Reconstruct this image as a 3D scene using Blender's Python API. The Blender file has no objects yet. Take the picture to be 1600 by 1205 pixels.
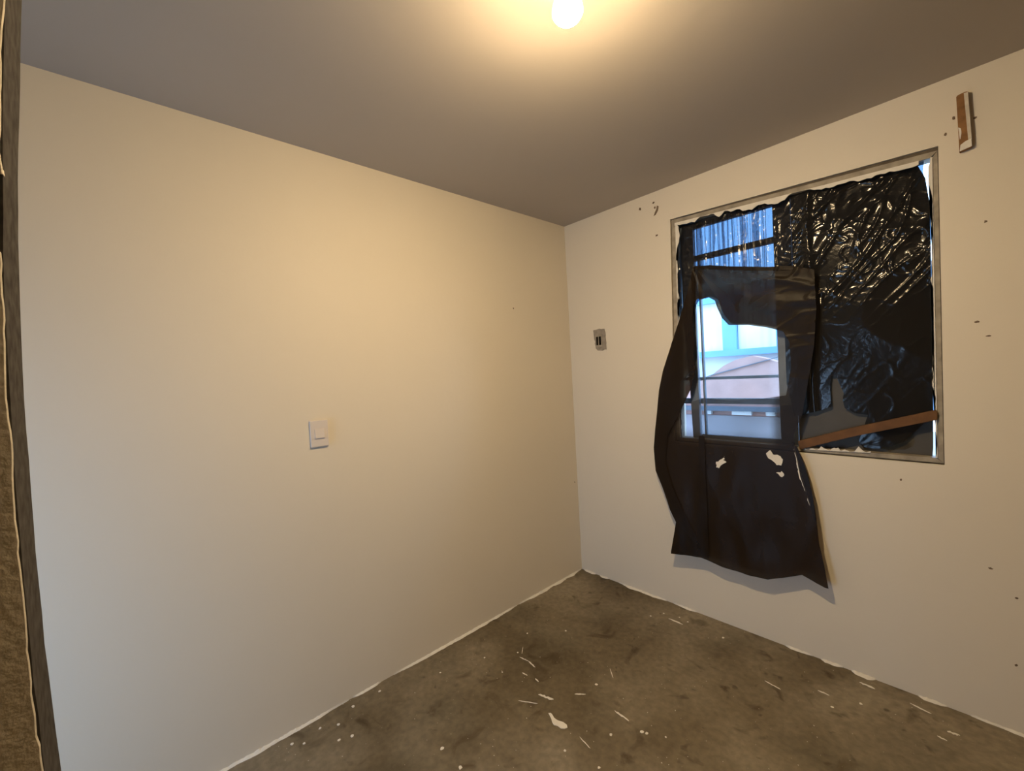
import bpy, bmesh, math, random
from mathutils import Vector, Matrix, noise

random.seed(7)
S = bpy.context.scene
COL = S.collection
H = 2.35            # room height
RX = 2.95           # room extent along x
FY = -3.30          # front end of the room (behind the camera)

# ------------------------------------------------------------------ camera
def set_camera():
    f, yaw, pitch, roll = 658.756, math.radians(47.5375), math.radians(-1.4241), math.radians(-3.1784)
    cd = bpy.data.cameras.new('camera'); c = bpy.data.objects.new('camera', cd); COL.objects.link(c)
    fw = Vector((-math.sin(yaw)*math.cos(pitch), math.cos(yaw)*math.cos(pitch), math.sin(pitch)))
    r = Vector((math.cos(yaw), math.sin(yaw), 0)); u = r.cross(fw)
    cr, sr = math.cos(roll), math.sin(roll)
    R = r*cr + u*sr; U = u*cr - r*sr
    m = Matrix((R, U, -fw)).transposed().to_4x4()
    m.translation = Vector((1.8488, -2.25229, 1.36559))
    c.matrix_world = m
    cd.sensor_fit = 'HORIZONTAL'; cd.sensor_width = 36.0; cd.lens = 36.0*f/1600.0
    cd.clip_start = 0.02; cd.clip_end = 100
    S.camera = c
set_camera()

# ------------------------------------------------------------------ world, light, exposure
SKY = (0.42, 0.66, 1.0)
SKY_STRENGTH = 6.5
w = bpy.data.worlds.new('sky'); S.world = w; w.use_nodes = True
bg = w.node_tree.nodes['Background']
bg.inputs[0].default_value = (*SKY, 1); bg.inputs[1].default_value = SKY_STRENGTH
BULB_STRENGTH = 1900.0
BULB_COLOR = (1.0, 0.73, 0.405)
S.view_settings.view_transform = 'Standard'; S.view_settings.look = 'None'
S.view_settings.exposure = 0.0; S.view_settings.gamma = 1.0
S.view_settings.use_curve_mapping = False

def portal(name, loc, rot, sx, sy):
    l = bpy.data.lights.new(name, 'AREA'); l.shape = 'RECTANGLE'; l.size = sx; l.size_y = sy
    l.cycles.is_portal = True
    o = bpy.data.objects.new(name, l); COL.objects.link(o); o.location = loc; o.rotation_euler = rot
portal('doorway_sky_portal', (0.51, FY-0.06, 0.70), (math.radians(90), 0, 0), 0.62, 1.38)
portal('window_sky_portal', (1.26, 0.13, 1.55), (math.radians(-90), 0, 0), 1.05, 1.2)

# ------------------------------------------------------------------ materials
def mat(name, col, rough=0.6, spec=0.4, noise_amt=0.0, noise_scale=4.0, bump=0.0, bump_scale=60.0, metal=0.0, col2=None):
    m = bpy.data.materials.new(name); m.use_nodes = True
    nt = m.node_tree; b = nt.nodes['Principled BSDF']
    b.inputs['Roughness'].default_value = rough; b.inputs['Specular IOR Level'].default_value = spec
    b.inputs['Metallic'].default_value = metal
    tc = nt.nodes.new('ShaderNodeTexCoord')
    n = nt.nodes.new('ShaderNodeTexNoise'); n.inputs['Scale'].default_value = noise_scale
    n.inputs['Detail'].default_value = 5; nt.links.new(tc.outputs['Object'], n.inputs['Vector'])
    r = nt.nodes.new('ShaderNodeValToRGB'); e = r.color_ramp.elements
    e[0].position = 0.3; e[1].position = 0.7
    c2 = col2 or tuple(x*(1-noise_amt) for x in col)
    e[0].color = (*c2, 1); e[1].color = (*col, 1)
    nt.links.new(n.outputs[0], r.inputs[0]); nt.links.new(r.outputs[0], b.inputs['Base Color'])
    if bump:
        n2 = nt.nodes.new('ShaderNodeTexNoise'); n2.inputs['Scale'].default_value = bump_scale; n2.inputs['Detail'].default_value = 4
        nt.links.new(tc.outputs['Object'], n2.inputs['Vector'])
        bp = nt.nodes.new('ShaderNodeBump'); bp.inputs['Strength'].default_value = bump; bp.inputs['Distance'].default_value = 0.01
        nt.links.new(n2.outputs[0], bp.inputs['Height']); nt.links.new(bp.outputs[0], b.inputs['Normal'])
    return m

def emit(name, col, s):
    m = bpy.data.materials.new(name); m.use_nodes = True; nt = m.node_tree; nt.nodes.clear()
    e = nt.nodes.new('ShaderNodeEmission'); e.inputs[0].default_value = (*col, 1); e.inputs[1].default_value = s
    o = nt.nodes.new('ShaderNodeOutputMaterial'); nt.links.new(e.outputs[0], o.inputs[0]); return m

def film_mat(name, T, Tthin, bump=0.5, bscale=45.0, rough=0.22, spec=0.35, base=(0.010, 0.009, 0.008)):
    """thin black bin-bag film: mostly absorbing, glossy, lets a little light straight through;
    the mesh attribute 'thin' says where it is stretched thinner"""
    m = bpy.data.materials.new(name); m.use_nodes = True; nt = m.node_tree
    b = nt.nodes['Principled BSDF']; out = nt.nodes['Material Output']
    b.inputs['Base Color'].default_value = (*base, 1)
    b.inputs['Roughness'].default_value = rough; b.inputs['Specular IOR Level'].default_value = spec
    tr = nt.nodes.new('ShaderNodeBsdfTransparent')
    at = nt.nodes.new('ShaderNodeAttribute'); at.attribute_name = 'thin'
    mx = nt.nodes.new('ShaderNodeMix'); mx.data_type = 'RGBA'
    mx.inputs[6].default_value = (*T, 1); mx.inputs[7].default_value = (*Tthin, 1)
    nt.links.new(at.outputs['Fac'], mx.inputs[0]); nt.links.new(mx.outputs[2], tr.inputs[0])
    ad = nt.nodes.new('ShaderNodeAddShader')
    tc = nt.nodes.new('ShaderNodeTexCoord')
    n = nt.nodes.new('ShaderNodeTexNoise'); n.inputs['Scale'].default_value = bscale; n.inputs['Detail'].default_value = 3
    n.inputs['Distortion'].default_value = 1.2
    nt.links.new(tc.outputs['Object'], n.inputs['Vector'])
    bp = nt.nodes.new('ShaderNodeBump'); bp.inputs['Strength'].default_value = bump; bp.inputs['Distance'].default_value = 0.006
    nt.links.new(n.outputs[0], bp.inputs['Height']); nt.links.new(bp.outputs[0], b.inputs['Normal'])
    nt.links.new(b.outputs[0], ad.inputs[0]); nt.links.new(tr.outputs[0], ad.inputs[1])
    nt.links.new(ad.outputs[0], out.inputs[0])
    return m

def glass_mat():
    m = bpy.data.materials.new('window_glass'); m.use_nodes = True; nt = m.node_tree
    out = nt.nodes['Material Output']; nt.nodes.remove(nt.nodes['Principled BSDF'])
    t = nt.nodes.new('ShaderNodeBsdfTransparent'); t.inputs[0].default_value = (0.9, 0.94, 0.95, 1)
    g = nt.nodes.new('ShaderNodeBsdfGlossy'); g.inputs['Roughness'].default_value = 0.08
    mx = nt.nodes.new('ShaderNodeMixShader'); fr = nt.nodes.new('ShaderNodeFresnel'); fr.inputs[0].default_value = 1.3
    nt.links.new(fr.outputs[0], mx.inputs[0]); nt.links.new(t.outputs[0], mx.inputs[1]); nt.links.new(g.outputs[0], mx.inputs[2])
    nt.links.new(mx.outputs[0], out.inputs[0]); return m

def floor_mat():
    m = bpy.data.materials.new('stained_concrete'); m.use_nodes = True; nt = m.node_tree
    b = nt.nodes['Principled BSDF']; b.inputs['Roughness'].default_value = 0.55; b.inputs['Specular IOR Level'].default_value = 0.35
    tc = nt.nodes.new('ShaderNodeTexCoord')
    def nz(scale, detail=5, dist=0.0):
        n = nt.nodes.new('ShaderNodeTexNoise'); n.inputs['Scale'].default_value = scale
        n.inputs['Detail'].default_value = detail; n.inputs['Distortion'].default_value = dist
        nt.links.new(tc.outputs['Object'], n.inputs['Vector']); return n
    def ramp(src, stops):
        r = nt.nodes.new('ShaderNodeValToRGB'); e = r.color_ramp.elements
        while len(e) < len(stops): e.new(0.5)
        for k, (p, c) in enumerate(stops): e[k].position = p; e[k].color = (*c, 1)
        nt.links.new(src.outputs[0], r.inputs[0]); return r
    def mix(a, c, f, mode='MIX'):
        x = nt.nodes.new('ShaderNodeMix'); x.data_type = 'RGBA'; x.blend_type = mode
        nt.links.new(a.outputs['Color'] if 'Color' in a.outputs else a.outputs[2], x.inputs[6])
        if isinstance(c, tuple): x.inputs[7].default_value = (*c, 1)
        else: nt.links.new(c.outputs['Color'], x.inputs[7])
        if isinstance(f, float): x.inputs[0].default_value = f
        else: nt.links.new(f.outputs['Color'], x.inputs[0])
        return x
    base = ramp(nz(2.2, 6, 0.3), [(0.28, (0.150, 0.130, 0.090)), (0.5, (0.215, 0.180, 0.124)), (0.72, (0.285, 0.245, 0.178))])
    fine = ramp(nz(38, 6), [(0.35, (0.78, 0.78, 0.78)), (0.7, (1.08, 1.08, 1.08))])
    a = mix(base, fine, 1.0, 'MULTIPLY')
    blot = ramp(nz(7.5, 4, 0.8), [(0.60, (0, 0, 0)), (0.72, (1, 1, 1))])
    x = mix(a, (0.095, 0.072, 0.042), blot)
    wide = ramp(nz(1.7, 3, 0.5), [(0.42, (0.62, 0.58, 0.50)), (0.62, (1.06, 1.06, 1.06))])
    x = mix(x, wide, 1.0, 'MULTIPLY')
    spots = ramp(nz(17, 2, 0.4), [(0.66, (0, 0, 0)), (0.75, (0.8, 0.8, 0.8))])
    x = mix(x, (0.075, 0.058, 0.036), spots)
    specks = ramp(nz(95, 1), [(0.765, (0, 0, 0)), (0.785, (0.8, 0.8, 0.8))])
    x = mix(x, (0.62, 0.60, 0.54), specks)
    nt.links.new(x.outputs[2], b.inputs['Base Color'])
    bp = nt.nodes.new('ShaderNodeBump'); bp.inputs['Strength'].default_value = 0.25; bp.inputs['Distance'].default_value = 0.01
    nt.links.new(nz(25, 6).outputs[0], bp.inputs['Height']); nt.links.new(bp.outputs[0], b.inputs['Normal'])
    return m

M = dict(
    wall=mat('cream_wall_paint', (0.74, 0.685, 0.585), 0.55, 0.25, 0.03, 1.6, 0.06, 35),
    low_bounce=mat('low_bounce_wall', (0.40, 0.34, 0.26), 0.85, 0.1, 0.25, 3),
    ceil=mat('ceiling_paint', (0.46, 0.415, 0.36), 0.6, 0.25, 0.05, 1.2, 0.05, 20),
    floor=floor_mat(),
    cement=mat('bare_cement', (0.085, 0.080, 0.078), 0.9, 0.0, 0.45, 55, 0.0, 120),
    plaster=mat('rough_beige_plaster', (0.66, 0.61, 0.52), 0.85, 0.1, 0.2, 60, 0.15, 150),
    putty=mat('dried_paint_and_glint', (0.80, 0.77, 0.70), 0.6, 0.3, 0.12, 30),
    alu=mat('dull_aluminium', (0.42, 0.375, 0.30), 0.55, 0.25, 0.45, 20, 0.2, 60),
    mortar=mat('dirty_mortar', (0.16, 0.13, 0.095), 0.9, 0.1, 0.4, 40),
    sash=mat('blue_grey_steel', (0.16, 0.20, 0.26), 0.5, 0.4, 0.2, 15),
    board=mat('dark_grey_board', (0.085, 0.082, 0.076), 0.45, 0.2, 0.0, 9, 0.05, 30, col2=(0.075, 0.07, 0.062)),
    mould=mat('board_stain', (0.10, 0.085, 0.06), 0.8, 0.2, 0.6, 30),
    wood=mat('raw_wood', (0.17, 0.080, 0.028), 0.6, 0.3, 0.4, 22),
    wood2=mat('dark_raw_wood', (0.30, 0.15, 0.055), 0.6, 0.3, 0.45, 30),
    white_plastic=mat('white_switch_plastic', (0.68, 0.63, 0.60), 0.4, 0.4, 0.02, 8),
    grey_metal=mat('dusty_grey_strap', (0.36, 0.32, 0.27), 0.7, 0.3, 0.3, 40),
    dark=mat('slot_shade', (0.015, 0.012, 0.01), 0.9, 0.1, 0.2, 10),
    hole=mat('chipped_hole_shade', (0.22, 0.16, 0.11), 0.9, 0.1, 0.4, 60),
    socket=mat('white_porcelain', (0.8, 0.78, 0.74), 0.4, 0.5, 0.02, 8),
    collar=emit('added_glow_collar', BULB_COLOR, BULB_STRENGTH*0.055),
    bulb=emit('lit_bulb', BULB_COLOR, BULB_STRENGTH),
    film=film_mat('black_film', (0.085, 0.125, 0.175), (0.085, 0.125, 0.175), 0.12, 30, 0.16, 0.32),
    pleat=film_mat('stretched_film', (0.33, 0.37, 0.42), (0.33, 0.37, 0.42), 0.0, 30, 0.3, 0.2),
    film2=film_mat('black_bag_film', (0.075, 0.055, 0.035), (0.55, 0.56, 0.58), 0.06, 16, 0.38, 0.11, (0.014, 0.009, 0.005)),
    glass=glass_mat(),
    salmon=mat('salmon_plaster', (0.58, 0.35, 0.32), 0.8, 0.2, 0.2, 6, 0.2, 30),
    dado=mat('greyed_lilac_paint', (0.46, 0.42, 0.46), 0.8, 0.2, 0.25, 4),
    pale=mat('pale_house_paint', (0.80, 0.82, 0.84), 0.7, 0.2, 0.1, 4),
    blue=mat('blue_frame_paint', (0.20, 0.42, 0.72), 0.5, 0.3, 0.08, 6),
    curtain=mat('white_curtain', (0.86, 0.86, 0.88), 0.8, 0.2, 0.15, 5),
    earth=mat('outside_ground', (0.33, 0.30, 0.26), 0.9, 0.2, 0.2, 5),
)

# ------------------------------------------------------------------ helpers
def link(name, me, m=None, parent=None, smooth=False):
    o = bpy.data.objects.new(name, me); COL.objects.link(o)
    if m: me.materials.append(m)
    if parent: o.parent = parent
    if smooth:
        for p in me.polygons: p.use_smooth = True
    return o
def from_bm(name, bm, m=None, parent=None, smooth=False):
    bmesh.ops.recalc_face_normals(bm, faces=bm.faces)
    me = bpy.data.meshes.new(name); bm.to_mesh(me); bm.free()
    return link(name, me, m, parent, smooth)
def tag(o, label=None, cat=None, group=None, kind=None):
    if label: o['label'] = label
    if cat: o['category'] = cat
    if group: o['group'] = group
    if kind: o['kind'] = kind
    return o
def empty(name, loc=(0, 0, 0)):
    o = bpy.data.objects.new(name, None); COL.objects.link(o); o.location = loc; o.empty_display_size = 0.05
    return o
def add_box(bm, x0, x1, y0, y1, z0, z1, bev=0.0):
    vs = [bm.verts.new(p) for p in ((x0,y0,z0),(x1,y0,z0),(x1,y1,z0),(x0,y1,z0),(x0,y0,z1),(x1,y0,z1),(x1,y1,z1),(x0,y1,z1))]
    fs = [bm.faces.new([vs[i] for i in q]) for q in ((0,3,2,1),(4,5,6,7),(0,1,5,4),(1,2,6,5),(2,3,7,6),(3,0,4,7))]
    if bev:
        es = list({e for f in fs for e in f.edges})
        bmesh.ops.bevel(bm, geom=es, offset=bev, segments=2, affect='EDGES', profile=0.6)
def box(name, x0, x1, y0, y1, z0, z1, m, parent=None, bev=0.0):
    bm = bmesh.new(); add_box(bm, x0, x1, y0, y1, z0, z1, bev)
    return from_bm(name, bm, m, parent)
def prism(name, pts, axis, a, b, m, parent=None, bev=0.0):
    """extrude a 2D outline. axis 'y': pts are (x,z); 'x': (y,z); 'z': (x,y)"""
    bm = bmesh.new()
    def P(p, t):
        return {'y': (p[0], t, p[1]), 'x': (t, p[0], p[1]), 'z': (p[0], p[1], t)}[axis]
    A = [bm.verts.new(P(p, a)) for p in pts]; B = [bm.verts.new(P(p, b)) for p in pts]
    f1 = bm.faces.new(A); f2 = bm.faces.new(B[::-1])
    n = len(pts)
    for i in range(n): bm.faces.new((A[i], B[i], B[(i+1) % n], A[(i+1) % n]))
    if bev: bmesh.ops.bevel(bm, geom=list(bm.edges), offset=bev, segments=2, affect='EDGES')
    bmesh.ops.triangulate(bm, faces=[f for f in bm.faces if len(f.verts) > 4])
    return from_bm(name, bm, m, parent)
def lathe(name, prof, loc, m, parent=None, n=32):
    bm = bmesh.new(); rings = []
    for r, z in prof:
        rings.append([bm.verts.new((loc[0]+r*math.cos(2*math.pi*k/n), loc[1]+r*math.sin(2*math.pi*k/n), loc[2]+z)) for k in range(n)])
    for a, b in zip(rings, rings[1:]):
        for k in range(n): bm.faces.new((a[k], a[(k+1) % n], b[(k+1) % n], b[k]))
    bm.faces.new(rings[0]); bm.faces.new(rings[-1])
    return from_bm(name, bm, m, parent, True)
def inside(p, poly):
    x, y = p; c = False; j = len(poly)-1
    for i in range(len(poly)):
        xi, yi = poly[i]; xj, yj = poly[j]
        if (yi > y) != (yj > y) and x < (xj-xi)*(y-yi)/(yj-yi)+xi: c = not c
        j = i
    return c
def nearest(p, polys):
    best = None; bd = 1e9; px, py = p
    for poly in polys:
        j = len(poly)-1
        for i in range(len(poly)):
            ax, ay = poly[j]; bx, by = poly[i]; dx, dy = bx-ax, by-ay
            L = dx*dx+dy*dy; t = 0 if L == 0 else max(0, min(1, ((px-ax)*dx+(py-ay)*dy)/L))
            qx, qy = ax+t*dx, ay+t*dy; d = (qx-px)**2+(qy-py)**2
            if d < bd: bd = d; best = (qx, qy)
            j = i
    return best, math.sqrt(bd)
def film(name, poly, holes, yfun, step, m, parent=None, thin=None):
    """a thin sheet of film cut to an outline in the wall plane (x,z), hung at depth yfun(x,z)"""
    xs = [p[0] for p in poly]; zs = [p[1] for p in poly]
    x0, z0 = min(xs), min(zs); nx = int((max(xs)-x0)/step)+2; nz = int((max(zs)-z0)/step)+2
    keep = set()
    for i in range(nx):
        for k in range(nz):
            c = (x0+(i+0.5)*step, z0+(k+0.5)*step)
            if inside(c, poly) and not any(inside(c, h) for h in holes): keep.add((i, k))
    vid = {}; verts = []; faces = []
    def v(i, k):
        if (i, k) not in vid: vid[(i, k)] = len(verts); verts.append([x0+i*step, z0+k*step])
        return vid[(i, k)]
    for (i, k) in sorted(keep): faces.append((v(i, k), v(i+1, k), v(i+1, k+1), v(i, k+1)))
    for (i, k), n in vid.items():
        if not all((a, b) in keep for a in (i-1, i) for b in (k-1, k)):
            q, d = nearest(verts[n], [poly]+holes)
            if d < step*1.1: verts[n] = list(q)
    me = bpy.data.meshes.new(name)
    me.from_pydata([(x, yfun(x, z), z) for x, z in verts], [], faces); me.update()
    if thin:
        a = me.attributes.new('thin', 'FLOAT', 'POINT')
        for n, (x, z) in enumerate(verts): a.data[n].value = thin(x, z)
    return link(name, me, m, parent, True)
def ragged(pts, amp, seg, seed=0):
    """subdivide a closed outline and roughen it"""
    rnd = random.Random(seed); out = []
    for i in range(len(pts)):
        a = pts[i]; b = pts[(i+1) % len(pts)]; L = math.hypot(b[0]-a[0], b[1]-a[1]); n = max(1, int(L/seg))
        for k in range(n):
            t = k/n; out.append((a[0]+(b[0]-a[0])*t+rnd.uniform(-amp, amp), a[1]+(b[1]-a[1])*t+rnd.uniform(-amp, amp)))
    return out
def ridge(x, z, s, seed=0.0):
    return 1-abs(noise.noise(Vector((x*s+seed, z*s-seed, seed*1.7))))*2

# ------------------------------------------------------------------ the room
tag(box('floor', -0.12, RX+0.6, FY-0.12, 0.14, -0.10, 0.0, M['floor']), kind='structure')
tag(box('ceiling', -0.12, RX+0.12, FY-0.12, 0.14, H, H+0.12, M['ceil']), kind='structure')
tag(box('wall_left', -0.12, 0.0, FY-0.12, 0.14, 0.0, H, M['wall']), kind='structure')
# the front wall (behind the camera) has the open doorway at the end of the narrow passage on the left
DOOR = (0.20, 0.82, 1.40)        # x from, x to, head height
floor = bpy.data.objects['floor']

HOLE = [(0.746, 2.170), (1.780, 2.121), (1.772, 0.936), (0.716, 0.943)]     # window opening TL TR BR BL
def ring_wall(name, x0, x1, z0, z1, hole, y0, y1, m, outer=None):
    bm = bmesh.new()
    O = outer or [(x0, z1), (x1, z1), (x1, z0), (x0, z0)]
    lay = []
    for y in (y0, y1):
        o = [bm.verts.new((p[0], y, p[1])) for p in O]; h = [bm.verts.new((p[0], y, p[1])) for p in hole]
        for i in range(4): bm.faces.new((o[i], o[(i+1) % 4], h[(i+1) % 4], h[i]))
        lay.append((o, h))
    (o0, h0), (o1, h1) = lay
    for i in range(4):
        bm.faces.new((o0[i], o1[i], o1[(i+1) % 4], o0[(i+1) % 4])); bm.faces.new((h0[i], h0[(i+1) % 4], h1[(i+1) % 4], h1[i]))
    return from_bm(name, bm, m)
wall_back = tag(ring_wall('wall_back', 0.0, RX+0.12, 0.0, H, HOLE, 0.0, 0.14, M['wall']), kind='structure')
# side wall out of view, and the front wall with the doorway; darkened to cut bounce
tag(box('wall_right', RX, RX+0.12, FY, 0.0, 0, H, M['low_bounce']), kind='structure')
bm = bmesh.new()
add_box(bm, 0.0, DOOR[0], FY-0.12, FY, 0, H); add_box(bm, DOOR[1], RX+0.12, FY-0.12, FY, 0, H); add_box(bm, DOOR[0], DOOR[1], FY-0.12, FY, DOOR[2], H)
tag(from_bm('wall_front', bm, M['low_bounce']), kind='structure')

# masonry wall end close to the camera, left edge of the picture
bm = bmesh.new()
N = 60
def wob(z, s): return 0.0010*noise.noise(Vector((z*9, s, 0)))+0.0008*noise.noise(Vector((z*41, s, 5)))
EDGE = [(0.0, -2.322), (0.6, -2.333), (0.888, -2.3402), (0.978, -2.3430), (1.06, -2.3448), (1.2, -2.3462), (1.388, -2.3448), (1.469, -2.3426), (1.549, -2.3395), (1.629, -2.3360), (1.71, -2.3308), (1.789, -2.3248), (1.873, -2.3190), (2.35, -2.288)]
def edge(z):
    for (a, ya), (b, yb) in zip(EDGE, EDGE[1:]):
        if z <= b: return ya+(yb-ya)*(z-a)/(b-a)
    return EDGE[-1][1]
rings = []
for k in range(N+1):
    z = H*k/N
    rings.append([bm.verts.new(p) for p in ((1.045+wob(z, 1), FY, z), (1.146, FY, z), (1.146, edge(z)+wob(z, 2), z), (1.045+wob(z, 3), edge(z)-0.0015+wob(z, 4), z))])
for a, b in zip(rings, rings[1:]):
    for i in range(4): bm.faces.new((a[i], a[(i+1) % 4], b[(i+1) % 4], b[i]))
bm.faces.new(rings[0]); bm.faces.new(rings[-1])
stub = tag(from_bm('wall_stub', bm, M['cement']), kind='structure')
def skin(z0, z1, seed):
    """coat of plaster on the face of the stub, ragged along the corner"""
    rnd = random.Random(seed); bm = bmesh.new(); rows = []; n = int((z1-z0)/0.012)
    for k in range(n+1):
        z = z0+(z1-z0)*k/n
        y = edge(z)-0.0012+0.0016*noise.noise(Vector((z*14, seed, 0)))+rnd.uniform(-.0006, .0006)
        if 0.99 < z < 1.09: y -= 0.0035*max(0, noise.noise(Vector((z*38, 3, 1)))+.25)
        if seed == 2 and k == 0: y += 0.001
        if seed == 1 and k > n-4: y -= 0.008*(k-n+4)
        rows.append([bm.verts.new(p) for p in ((1.140, FY, z), (1.1485, FY, z), (1.1485, y-.001, z), (1.1475, y, z), (1.140, y, z))])
    for a, b in zip(rows, rows[1:]):
        for i in range(5): bm.faces.new((a[i], a[(i+1) % 5], b[(i+1) % 5], b[i]))
    bm.faces.new(rows[0]); bm.faces.new(rows[-1])
    from_bm('plaster_skin', bm, M['plaster'], stub)
skin(0.002, 1.575, 1); skin(1.612, H-0.002, 2)

# uneven white paint along the foot of the walls
def paint_line(name, along, ranges, wmax, seed):
    rnd = random.Random(seed); bm = bmesh.new()
    for a, b, wm in ranges:
        n = max(2, int((b-a)/0.008)); top = []; bot = []
        for k in range(n+1):
            t = a+(b-a)*k/n
            e = min(1.0, 4*min(k, n-k)/n+0.15)
            ww = wm*wmax*e*(0.45+0.55*max(0, 0.5+noise.noise(Vector((t*14, seed, 0))))+0.35*max(0, noise.noise(Vector((t*60, seed, 3)))))
            i_, o_ = (0.0, ww)
            p = (lambda d, z: (d, t, z)) if along == 'y' else (lambda d, z: (t, -d, z))
            top.append((bm.verts.new(p(o_, 0.0)), bm.verts.new(p(o_*0.75, 0.003)), bm.verts.new(p(0.0015, 0.005+0.004*rnd.random())), bm.verts.new(p(0.0, 0.0))))
        for u, v in zip(top, top[1:]):
            for i in range(3): bm.faces.new((u[i], u[i+1], v[i+1], v[i]))
    return tag(from_bm(name, bm, M['putty']), kind='structure')
paint_line('trim_1', 'y', [(-2.5, -1.62, 1.0), (-1.60, -1.47, 0.7), (-1.41, -0.62, 1.1), (-0.6, -0.01, 1.3)], 0.017, 3)
paint_line('trim_2', 'x', [(0.02, 0.12, 1), (0.15, 0.22, 0.7), (0.30, 0.62, 1.0), (0.66, 0.8, .5), (1.22, 1.33, 0.6), (1.36, 1.44, 0.8), (1.47, 1.55, 1.3), (1.68, 1.76, 0.8), (1.82, 2.1, 0.6)], 0.020, 9)

# dried paint drips on the concrete
def drip(pts, seed, h=0.002):
    prism('paint_drip', pts, 'z', 0.0002, h, M['putty'], floor)
drip([(0.673,-1.077),(0.680,-1.070),(0.692,-1.073),(0.705,-1.079),(0.722,-1.079),(0.745,-1.070),(0.763,-1.070),(0.773,-1.078),(0.768,-1.090),(0.757,-1.098),(0.74,-1.098),(0.727,-1.105),(0.712,-1.099),(0.70,-1.09),(0.686,-1.083)], 1)
streaks = [((0.856,-0.886),(0.924,-0.889),.008),((0.713,-0.158),(0.792,-0.158),.010),((0.344,-0.923),(0.395,-0.915),.005),((0.395,-.915),(0.448,-0.924),.007),((0.537,-1.115),(0.607,-1.072),.004),
           ((0.832,-1.078),(0.889,-1.09),.004),((0.575,-1.033),(0.640,-1.011),.012),((1.225,-0.313),(1.287,-0.324),.006),((1.395,-0.228),(1.434,-0.229),.006),((1.505,-0.062),(1.556,-0.066),.012),
           ((1.763,-0.15),(1.795,-0.146),.010),((0.704,-0.696),(0.749,-0.737),.003),((0.685,-0.926),(0.719,-0.895),.005),((0.43,-0.99),(0.46,-0.985),.005),((0.50,-0.975),(0.525,-0.98),.006),
           ((0.30,-0.86),(0.335,-0.90),.003),((1.74,-.20),(1.765,-.205),.006),((1.66,-.07),(1.72,-.085),.006)]
for n_, (a, b, wd) in enumerate(streaks):
    rnd = random.Random(n_+40); d = Vector((b[0]-a[0], b[1]-a[1])); L = d.length; d /= L; nn = Vector((-d.y, d.x)); up = []; lo = []
    for k in range(9):
        t = k/8; hw = wd*0.5*math.sqrt(max(0.02, 1-(2*t-1)**2))*rnd.uniform(.6, 1.2); c = Vector(a)+d*L*t+nn*rnd.uniform(-.2, .2)*wd
        up.append(tuple(c+nn*hw)); lo.append(tuple(c-nn*hw))
    drip(up+lo[::-1], n_, 0.0015)
dots = [(0.61,-1.465,.008),(0.499,-1.467,.008),(0.178,-1.726,.006),(0.195,-1.682,.008),(0.065,-1.759,.006),(0.093,-1.827,.006),(0.051,-1.502,.007),(0.221,-1.043,.005),(0.238,-0.767,.005),(0.313,-0.907,.005),
        (0.986,-0.134,.007),(0.985,-0.90,.008),(1.002,-0.893,.007),(1.454,-0.292,.006),(1.528,-0.199,.006),(0.061,-1.862,.007),(0.373,-0.615,.006),(0.719,-0.819,.007),(0.956,-1.129,.006),(0.91,-.99,.006),
        (.05,-1.62,.008),(.10,-1.70,.007),(.15,-1.25,.005),(.63,-.2,.006),(.67,-.13,.005),(.75,-.11,.004),(.80,-.12,.005),(.83,-1.16,.006),(1.06,-.86,.004),(.36,-1.05,.004)]
for n_, (x, y, r) in enumerate(dots):
    rnd = random.Random(n_+90)
    drip([(x+r*rnd.uniform(.6, 1.1)*math.cos(a*math.pi/4), y+r*rnd.uniform(.6, 1.1)*math.sin(a*math.pi/4)) for a in range(8)], n_, 0.0015)

# nail holes and chips in the walls: raised flakes, hollow's shade put into dark colour
def chip(x, z, rx, rz, seed, wall=None):
    rnd = random.Random(seed); pts = []
    for a in range(9):
        t = a*2*math.pi/9; k = rnd.uniform(.6, 1.15); pts.append((x+rx*k*math.cos(t), z+rz*k*math.sin(t)))
    if wall == 'left': prism('nail_hole_shade', pts, 'x', 0.0008, -0.001, M['hole'], bpy.data.objects['wall_left'])
    else: prism('nail_hole_shade', pts, 'y', -0.0008, 0.001, M['hole'], wall_back)
for n_, (x, z, a, b) in enumerate([(0.568,2.283,.007,.009),(0.652,2.292,.008,.006),(0.660,2.262,.007,.009),(0.663,2.106,.009,.006),(1.891,1.811,.005,.005),(1.864,1.463,.007,.005),(1.890,1.41,.008,.003),
        (1.799,2.154,.005,.006),(1.821,2.201,.005,.007),(1.873,2.178,.006,.004),(1.88,0.576,.006,.004),(1.939,0.488,.005,.004),(1.934,0.246,.004,.005),(1.649,0.863,.004,.006)]):
    chip(x, z, a, b, n_+5)
prism('nail_hole_shade', [(0.673,2.270),(0.683,2.262),(0.678,2.240),(0.664,2.222),(0.650,2.217),(0.656,2.228),(0.661,2.240),(0.668,2.250)], 'y', -.0008, .001, M['hole'], wall_back)
chip(-0.515, 1.764, .005, .006, 77, 'left')
chip(-0.03, 0.61, .004, .006, 78, 'left')

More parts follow.
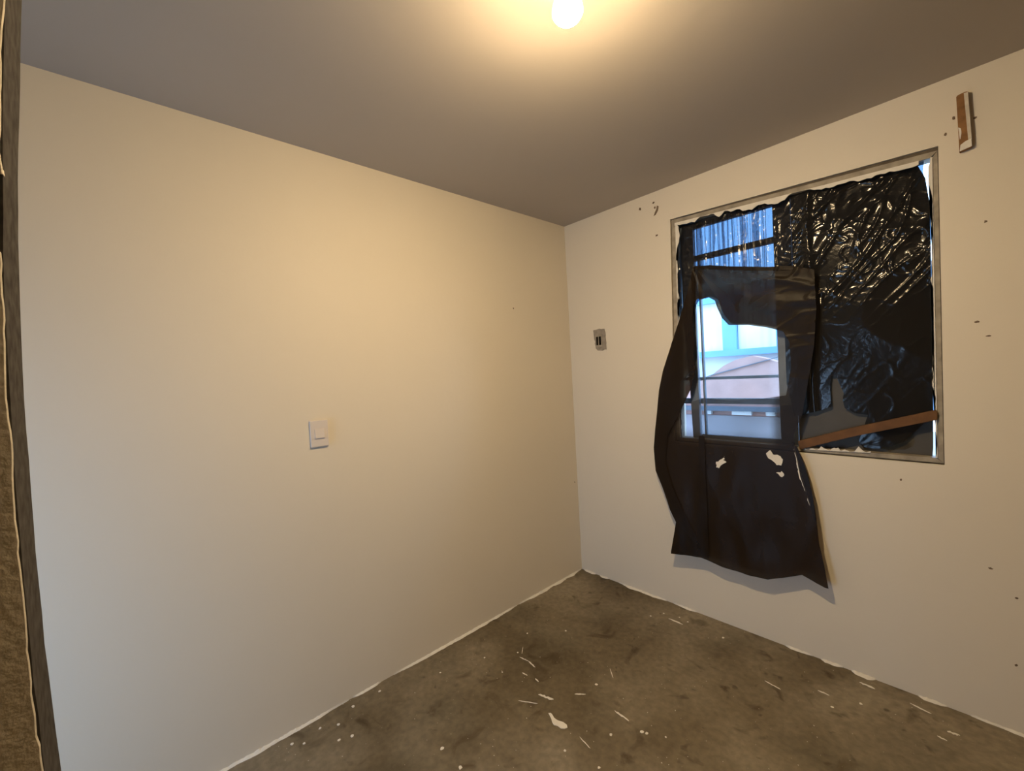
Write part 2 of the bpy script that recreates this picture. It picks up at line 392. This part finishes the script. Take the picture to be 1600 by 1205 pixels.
# ------------------------------------------------------------------ lamp
def lamp():
    x, y = 1.20, -1.407
    t = tag(empty('ceiling_bulb', (x, y, H)), 'lit round bulb in a bare socket on the ceiling', 'light bulb')
    lathe('socket', [(0.045, H), (0.045, H-0.012), (0.024, H-0.018), (0.024, H-0.050), (0.018, H-0.052)], (x, y, 0), M['socket']).parent = t
    R = 0.040; a0 = math.radians(24)                 # the diffuser is a cap a little less than half a globe
    r0, z0 = R*math.cos(a0), 2.254-R*math.sin(a0)
    lathe('bulb_base', [(0.018, 2.304), (0.0215, 2.300), (0.0215, 2.286), (0.018, 2.285)], (x, y, 0), M['white_plastic']).parent = t
    lathe('ceiling_glow_collar', [(0.0205, 2.2855), (0.030, 2.268), (0.0365, 2.250), (r0+.0004, z0), (r0-.001, z0-.0002)], (x, y, 0), M['collar']).parent = t  # glowing collar added to brighten the ceiling around the bulb
    prof = [(R*math.cos(a), 2.254-R*math.sin(a)) for a in [a0+(math.radians(87)-a0)*k/9 for k in range(10)]]
    lathe('glass_dome', prof, (x, y, 0), M['bulb']).parent = t
    for o in t.children: o.matrix_parent_inverse = Matrix.Translation((-x, -y, -H))
lamp()

# ------------------------------------------------------------------ window: frame, sash bars, glass
win = tag(empty('window_1', (1.26, 0.0, 0.94)), kind='structure')
def child(o):
    o.parent = win; o.matrix_parent_inverse = Matrix.Translation((-1.26, 0, -0.94)); return o
g = 0.007
TL, TR, BR, BL = [(HOLE[0][0]+g, HOLE[0][1]-g), (HOLE[1][0]-.002, HOLE[1][1]-g-.008), (HOLE[2][0]-.002, HOLE[2][1]+g), (HOLE[3][0]+g, HOLE[3][1]+g)]
def off(p, dx, dz): return (p[0]+dx, p[1]+dz)
child(prism('frame_rail', [TL, TR, off(TR, -.02, -.020), off(TL, .022, -.024)], 'y', 0.002, 0.06, M['alu']))
child(prism('frame_rail', [BL, BR, off(BR, -.02, .018), off(BL, .022, .018)], 'y', 0.002, 0.06, M['alu']))
child(prism('frame_stile', [TL, BL, off(BL, .022, .018), off(TL, .022, -.024)], 'y', 0.002, 0.06, M['alu']))
child(prism('frame_stile', [TR, BR, off(BR, -.016, .018), off(TR, -.014, -.020)], 'y', 0.002, 0.06, M['alu']))
child(ring_wall('mortar_joint', 0, 0, 0, 0, [off(TL, .004, -.004), off(TR, -.004, -.004), off(BR, -.004, .004), off(BL, .004, .004)], 0.012, 0.055, M['mortar'],
                outer=[off(HOLE[0], -.004, .004), off(HOLE[1], .004, .004), off(HOLE[2], .004, -.004), off(HOLE[3], -.004, -.004)]))
child(prism('sash_stile', [(0.775, 2.14), (0.845, 2.14), (0.838, 0.96), (0.800, 0.96), (0.792, 1.3), (0.775, 1.6)], 'y', 0.045, 0.075, M['sash']))
child(box('sash_stile', 1.225, 1.298, 0.045, 0.075, 0.96, 2.13, M['sash']))
child(box('sash_rail', 0.845, 1.225, 0.047, 0.073, 2.098, 2.15, M['sash']))
child(box('sash_rail', 0.845, 1.225, 0.047, 0.073, 1.925, 1.952, M['sash']))
child(box('sash_rail', 0.845, 1.225, 0.047, 0.073, 0.955, 0.985, M['sash']))
for z0, z1 in ((1.281, 1.296), (1.150, 1.180)):
    child(box('grille_bar', 0.74, 1.26, 0.080, 0.096, z0, z1, M['sash']))
child(box('glazing_bar', 0.864, 0.871, 0.048, 0.072, 0.985, 1.925, M['sash']))
child(box('glass_pane', 0.845, 1.225, 0.058, 0.061, 0.985, 2.098, M['glass']))
# ragged white putty left on the frame
def putty_strip(a, b, wd, y, seed, n=70):
    rnd = random.Random(seed); d = Vector((b[0]-a[0], b[1]-a[1])); nn = Vector((d.y, -d.x)).normalized(); up = []; lo = []
    for k in range(n+1):
        t = k/n; p = Vector(a)+d*t
        e = wd*max(0.02, 0.45+1.3*noise.noise(Vector((t*9, seed, 0)))+0.6*noise.noise(Vector((t*31, seed, 2))))
        up.append(tuple(p)); lo.append(tuple(p+nn*e))
    return child(prism('putty_strip', up+lo[::-1], 'y', y, y+0.004, M['putty']))
putty_strip(off(TL, .02, -.022), off(TR, -.05, -.020), 0.030, -0.006, 3)
putty_strip(off(BL, .024, .02), off(TL, .022, -.03), 0.018, -0.004, 8)
putty_strip(off(TR, -.014, -.02), off(BR, -.016, .02), 0.012, -0.002, 12)
putty_strip((1.56, 0.962), (1.33, 0.955), 0.016, -0.004, 17, 30)

# board behind the right half of the film
bd = tag(prism('window_board', [(1.30,.955),(1.738,.955),(1.741,.993),(1.744,1.14),(1.749,1.60),(1.752,1.93),(1.742,2.03),(1.722,2.085),(1.722,2.10),(1.30,2.12)], 'y', 0.040, 0.047, M['board']),
         'dark grey board closing the right half of the window behind torn film', 'board')
prism('damp_stain', ragged([(1.53,.965),(1.53,1.02),(1.58,1.05),(1.64,1.06),(1.69,1.04),(1.68,1.0),(1.64,.97)], .008, .02, 5), 'y', 0.0392, 0.0402, M['mould'], bd)

# ------------------------------------------------------------------ black film taped over the window
SHEET = [(0.796,2.126),(0.86,2.121),(0.923,2.128),(0.97,2.123),(1.012,2.132),(1.06,2.122),(1.108,2.128),(1.16,2.121),(1.219,2.131),(1.27,2.122),(1.322,2.127),(1.38,2.119),(1.439,2.125),(1.49,2.116),(1.547,2.122),(1.60,2.112),(1.645,2.118),(1.735,2.108),(1.742,2.098),(1.737,2.053),(1.743,1.991),(1.751,1.935),(1.756,1.878),(1.752,1.725),(1.756,1.628),(1.752,1.437),(1.754,1.315),(1.749,1.243),(1.752,1.121),(1.727,1.107),(1.698,1.064),(1.66,1.015),(1.627,0.995),(1.581,0.977),(1.532,0.978),(1.518,1.004),(1.536,1.054),(1.543,1.087),(1.552,1.117),(1.511,1.123),(1.475,1.144),(1.469,1.18),(1.474,1.208),(1.456,1.26),(1.452,1.283),(1.432,1.283),(1.427,1.244),(1.428,1.149),(1.386,1.131),(1.343,1.118),(1.318,1.106),(1.288,1.105),(1.262,1.254),(1.262,1.433),(1.262,1.50),(1.207,1.528),(1.125,1.551),(1.034,1.563),(1.0,1.605),(0.985,1.65),(0.972,1.694),(0.938,1.718),(0.908,1.711),(0.882,1.718),(0.862,1.69),(0.83,1.60),(0.768,1.617),(0.764,1.828),(0.777,1.965)]
def smooth(a, b, t):
    t = max(0, min(1, (t-a)/(b-a))); return t*t*(3-2*t)
def sheet_y(x, z):
    f = 0.0
    # slanting creases over the upper right, flatter and sparser further down
    right = smooth(1.22, 1.36, x)
    upper = smooth(1.50, 1.72, z)
    k = 0.07+0.93*upper
    a, b = 0.62*x+0.78*z, 0.78*x-0.62*z           # along / across the creases
    def crease(u, v, sc, seed, lo=0.72): return smooth(lo, 1.0, ridge(u, v, sc, seed))
    f -= 0.007*ridge(x*0.9, z*0.9, 3.2, 1.3)*(0.3+0.7*right)
    f -= 0.0065*crease(a*0.18, b, 9, 3.1)*right*k
    f -= 0.0045*crease(a*0.25, b*1.1, 17, 12.7)*right*k
    f -= 0.0035*crease(x*1.1-z*0.5, z*0.9+x*.3, 9, 4.2, 0.8)*(0.2+0.5*upper)
    f -= 0.0022*crease(x*0.6+z*.3, z*0.9, 30, 2.2)*(0.04+0.96*upper)
    # stretched upright pleats over the glazed left part
    left = 1-min(1, max(0, (x-1.19)/0.06))
    f += left*0.0035*noise.noise(Vector((x*75, z*1.5, 9)))
    # seam bulge
    f -= 0.008*math.exp(-((x-1.375-0.01*math.sin(z*9))/0.012)**2)
    return 0.026+f
sheet = tag(film('black_window_film', SHEET, [], sheet_y, 0.0045, M['film']),
            'crinkled shiny black plastic film stretched over the whole window', 'plastic sheet')
# pleats of doubled film where it was pulled upright
def pleat(x, wd, y0, rnd):
    zt = 2.116; zb = 1.80+rnd.uniform(-.02, .02); lean = rnd.uniform(-.006, .006); bm = bmesh.new(); rows = []
    for k in range(9):
        t = k/8; z = zb+(zt-zb)*t; xx = x+lean*t+0.002*noise.noise(Vector((t*3, x*50, 0))); hw = wd*(0.75+0.35*noise.noise(Vector((t*4, x*90, 2))))
        rows.append((bm.verts.new((xx, y0, z)), bm.verts.new((xx+hw*.5, y0+.003, z)), bm.verts.new((xx+hw, y0, z))))
    for a, b in zip(rows, rows[1:]):
        for i in range(2): bm.faces.new((a[i], a[i+1], b[i+1], b[i]))
    from_bm('film_pleat', bm, M['pleat'], sheet)
rnd = random.Random(21); x = 0.850
while x < 1.205:
    wd = rnd.choice((.003, .004, .006, .010, .018)); pleat(x, wd, 0.0305, rnd); x += wd+rnd.choice((.004, .007, .010, .016))
x = 0.850
while x < 1.195:
    wd = rnd.choice((.008, .014, .024, .034)); pleat(x, wd, 0.0355, rnd); x += wd+rnd.choice((.010, .02, .03))

# ------------------------------------------------------------------ torn bag hanging in front
BAG = [(0.869,1.884),(0.957,1.867),(1.049,1.84),(1.217,1.799),(1.318,1.782),(1.393,1.751),(1.397,1.587),(1.383,1.421),(1.354,1.253),(1.331,1.124),(1.295,1.021),(1.301,0.964),(1.322,0.932),(1.345,0.854),(1.363,0.758),(1.375,0.663),(1.382,0.553),(1.399,0.461),(1.413,0.364),(1.367,0.376),(1.315,0.396),(1.244,0.362),(1.178,0.334),(1.094,0.326),(0.973,0.33),(0.859,0.346),(0.79,0.34),(0.698,0.325),(0.707,0.377),(0.732,0.507),(0.696,0.57),(0.686,0.622),(0.653,0.681),(0.616,0.774),(0.603,0.901),(0.613,1.012),(0.645,1.232),(0.674,1.34),(0.734,1.497),(0.783,1.613),(0.836,1.759),(0.857,1.84)]
TEAR = [(0.863,1.684),(0.882,1.711),(0.908,1.703),(0.938,1.711),(0.972,1.686),(0.983,1.645),(1.002,1.594),(1.034,1.554),(1.125,1.543),(1.207,1.521),(1.268,1.496),(1.292,1.444),(1.293,1.327),(1.269,1.202),(1.167,1.187),(1.022,1.177),(0.895,1.189),(0.805,1.161),(0.796,1.189),(0.83,1.241),(0.859,1.346),(0.848,1.418),(0.861,1.468),(0.852,1.57)]
STRIP = [(0.872,1.883),(0.88,1.834),(0.863,1.683),(0.854,1.57),(0.863,1.468),(0.851,1.418),(0.861,1.346),(0.832,1.241),(0.763,1.109),(0.69,0.974),(0.675,0.836),(0.71,0.716),(0.78,0.571),(0.863,0.42),(0.862,0.359),(0.701,0.332),(0.735,0.509),(0.699,0.572),(0.656,0.683),(0.614,0.774),(0.604,0.902),(0.615,1.013),(0.647,1.233),(0.675,1.341),(0.735,1.497),(0.784,1.613),(0.836,1.759)]
FOLD = [(0.865,0.99),(0.895,0.99),(0.904,0.596),(0.906,0.358),(0.845,0.354),(0.853,0.586)]
RFOLD = [(1.286,0.993),(1.31,0.966),(1.338,0.883),(1.364,0.761),(1.378,0.61),(1.367,0.663),(1.345,0.743),(1.318,0.838),(1.305,0.922)]
def bag_y(x, z):
    d = 0.02+(0 if z > 1.12 else (1.12-z)/0.79*0.05)
    low = min(1, max(0, (1.0-z)/0.4))
    f = 0.012*low*noise.noise(Vector((x*6, z*2.2, 4)))+0.008*low*noise.noise(Vector((x*13, z*5, 8)))
    up = min(1, max(0, (z-1.2)/0.3))
    f += 0.006*smooth(.5, 1, ridge(x*0.5+z*0.1, z*1.6+x*0.5, 6, 2.2))*up*smooth(1.02, 1.22, x)
    f += 0.003*smooth(.7, 1, ridge(x*.7, z*1.5, 13, 6.2))*up*smooth(1.05, 1.25, x)
    f += 0.0016*smooth(.8, 1, ridge(x*1.2+z*.5, z, 5, 5.5))*(0.3+0.7*up)
    # gathered creases at the pinned upper-left corner
    an = math.atan2(z-1.90, x-0.86); rr = math.hypot(x-.86, z-1.90)
    f += 0.005*math.exp(-rr/0.16)*math.sin(an*17)
    return min(-0.006, -d-f)
def bag_thin(x, z):
    # stretched round the lower lip of the tear
    return smooth(0.93, 1.04, z)*smooth(1.36, 1.24, z)*smooth(0.70, 0.78, x)*(1-0.85*smooth(1.19, 1.24, x))
bag = tag(film('torn_plastic_bag', BAG, [TEAR], bag_y, 0.0072, M['film2'], None, bag_thin),
          'torn black plastic bag hanging down over the window sill with a big hole', 'plastic bag')
film('folded_edge', STRIP, [], lambda x, z: bag_y(x, z)-0.006-0.004*noise.noise(Vector((x*9, z*5, 1))), 0.0072, M['film2'], bag)
film('fold', FOLD, [], lambda x, z: bag_y(x, z)-0.006, 0.0072, M['film2'], bag)
film('fold', RFOLD, [], lambda x, z: bag_y(x, z)-0.006, 0.0072, M['film2'], bag)
film('top_hem', [(0.872,1.883),(0.957,1.868),(1.049,1.842),(1.217,1.801),(1.318,1.784),(1.318,1.766),(1.217,1.783),(1.049,1.823),(0.957,1.849),(0.874,1.865)], [], lambda x, z: bag_y(x, z)-0.005, 0.006, M['film2'], bag)
def on_bag(pts, seed):
    pts = ragged(pts, 0.003, 0.008, seed)
    film('paint_splash_and_glint', pts, [], lambda x, z: bag_y(x, z)-0.0015, 0.004, M['putty'], bag)
on_bag([(0.952,0.86),(0.978,0.879),(0.994,0.897),(0.987,0.874),(1.003,0.866),(0.978,0.85),(0.965,0.832),(0.949,0.834)], 1)
on_bag([(1.178,0.923),(1.197,0.946),(1.21,0.926),(1.242,0.92),(1.252,0.907),(1.243,0.876),(1.223,0.877),(1.204,0.895),(1.188,0.906)], 2)
on_bag([(1.293,0.975),(1.299,0.975),(1.308,0.925),(1.318,0.862),(1.337,0.790),(1.356,0.715),(1.352,0.712),(1.331,0.780),(1.310,0.850),(1.300,0.920)], 6)  # pale streak standing in for the highlight along the plastic fold
on_bag([(1.222,0.841),(1.246,0.85),(1.256,0.839),(1.242,0.823)], 3)

# ------------------------------------------------------------------ wooden pieces
def bar_between(name, pts, y0, y1, m, parent=None): return prism(name, pts, 'y', y0, y1, m, parent, 0.0015)
tag(bar_between('wooden_brace', [(1.306,0.992),(1.500,1.063),(1.752,1.145),(1.757,1.140),(1.757,1.108),(1.50,1.026),(1.312,0.954)], -0.012, 0.006, M['wood']),
    'slanted brown wooden stick wedged across the lower right window corner', 'wooden stick')
bt = tag(prism('wall_batten', [(1.829,2.266),(1.834,2.269),(1.852,2.272),(1.858,2.268),(1.864,2.076),(1.833,2.070)], 'y', -0.022, 0.0, M['wood2'], None, 0.0015),
         'short upright brown wood batten fixed high on the wall beside window', 'wooden batten')
prism('painted_edge', [(1.8475,2.268),(1.8575,2.266),(1.8635,2.10),(1.855,2.10)], 'y', -0.0232, -0.0215, M['plaster'], bt)
prism('paint_chip', ragged([(1.8325,2.155),(1.838,2.15),(1.840,2.13),(1.837,2.115),(1.834,2.112)], .001, .008, 3), 'y', -0.0232, -0.0215, M['putty'], bt)
prism('painted_end', [(1.836,2.092),(1.848,2.100),(1.862,2.104),(1.8635,2.077),(1.834,2.071)], 'y', -0.0234, -0.0215, M['putty'], bt)

# ------------------------------------------------------------------ switch and socket
sw = tag(empty('light_switch', (0, -1.669, 1.167)), 'white square light switch on the left wall', 'light switch')
def sc(o): o.parent = sw; o.matrix_parent_inverse = Matrix.Translation((0, 1.669, -1.167)); return o
bm = bmesh.new(); add_box(bm, 0.0, 0.011, -1.705, -1.633, 1.112, 1.222, 0.003); sc(from_bm('plate', bm, M['white_plastic']))
bm = bmesh.new(); add_box(bm, 0.009, 0.0135, -1.688, -1.650, 1.148, 1.186, 0.0015)
for v in bm.verts:
    if v.co.x > 0.012: v.co.x += (1.186-v.co.z)*0.09
sc(from_bm('rocker', bm, M['white_plastic']))

ou = tag(empty('wall_socket', (0.243, 0, 1.56)), 'uncovered grey wall socket with two dark slots near the corner', 'socket')
def oc(o): o.parent = ou; o.matrix_parent_inverse = Matrix.Translation((-0.243, 0, -1.56)); return o
oc(prism('strap', ragged([(0.200,1.628),(0.285,1.628),(0.291,1.496),(0.262,1.490),(0.222,1.490),(0.210,1.508)], .0035, .014, 4), 'y', -0.003, 0.001, M['grey_metal']))
oc(box('module', 0.216, 0.264, -0.008, 0.0, 1.512, 1.592, M['alu'], None, 0.002))
oc(box('slot', 0.2215, 0.236, -0.0090, -0.006, 1.526, 1.580, M['dark'])); oc(box('slot', 0.2425, 0.258, -0.0090, -0.006, 1.526, 1.580, M['dark']))  # raised dark boxes; the slots' inner shade is put into their colour
bm = bmesh.new(); bmesh.ops.create_cone(bm, cap_ends=True, segments=14, radius1=0.006, radius2=0.005, depth=0.004, matrix=Matrix.Translation((0.240, -0.004, 1.502)) @ Matrix.Rotation(math.radians(90), 4, 'X'))
oc(from_bm('screw', bm, M['grey_metal']))

# ------------------------------------------------------------------ outside the window
tag(box('ground', -4, 6, 0.14, 8, -0.12, -0.02, M['earth']), kind='structure')
nh = tag(empty('neighbour_house', (0, 1.6, 0)), 'pale house with blue window frames seen through the hole in the bag', 'building')
def hc(o): o.parent = nh; o.matrix_parent_inverse = Matrix.Translation((0, -1.6, 0)); return o
hc(box('wall', -1.6, 1.15, 1.66, 1.80, -0.02, 2.04, M['pale']))
hc(box('window_sill', -1.6, 1.15, 1.58, 1.66, 1.425, 1.478, M['blue']))
for x0, x1 in ((-0.35, -0.24), (0.385, 0.497), (0.795, 0.86)):
    hc(box('window_post', x0, x1, 1.60, 1.66, 1.478, 1.90, M['blue']))
hc(box('window_header', -0.35, 0.86, 1.60, 1.66, 1.90, 1.96, M['blue']))
def curtain(x0, x1, seed):
    bm = bmesh.new(); rows = []
    n = 40
    for k in range(n+1):
        xx = x0+(x1-x0)*k/n; y = 1.640+0.012*noise.noise(Vector((xx*22, seed, 0)))
        rows.append((bm.verts.new((xx, y, 1.478)), bm.verts.new((xx+.004, y-.004, 1.7)), bm.verts.new((xx, y, 1.90))))
    for a, b in zip(rows, rows[1:]):
        for i in range(2): bm.faces.new((a[i], b[i], b[i+1], a[i+1]))
    hc(from_bm('curtain', bm, M['curtain'], None, True))
curtain(-0.24, 0.385, 2); curtain(0.497, 0.795, 5)
pw = tag(prism('salmon_parapet', [(-1.2,-.02),(-1.2,1.16),(0.1,1.18),(0.229,1.205),(0.33,1.235),(0.392,1.265),(0.44,1.30),(0.496,1.344),(0.594,1.389),(0.71,1.411),(0.80,1.385),(0.881,1.352),(1.4,1.33),(1.4,-.02)], 'y', 1.30, 1.42, M['salmon']),
         'salmon pink plastered parapet with humped top outside the window', 'parapet')
prism('ledge', [(0.35,1.258),(0.41,1.279),(0.90,1.394),(0.90,1.389),(0.41,1.273),(0.35,1.252)], 'y', 1.285, 1.30, M['sash'], pw)
box('dado', -1.2, 1.4, 1.285, 1.30, -0.02, 0.945, M['dado'], pw)
box('ledge', -1.2, 1.4, 1.25, 1.30, 0.985, 1.02, M['sash'], pw)
for x0, x1 in ((-0.5, -0.1), (0.36, 0.40), (0.56, 0.70), (0.80, 0.86)):
    box('ledge_block', x0, x1, 1.262, 1.30, 0.955, 0.985, M['curtain'], pw)
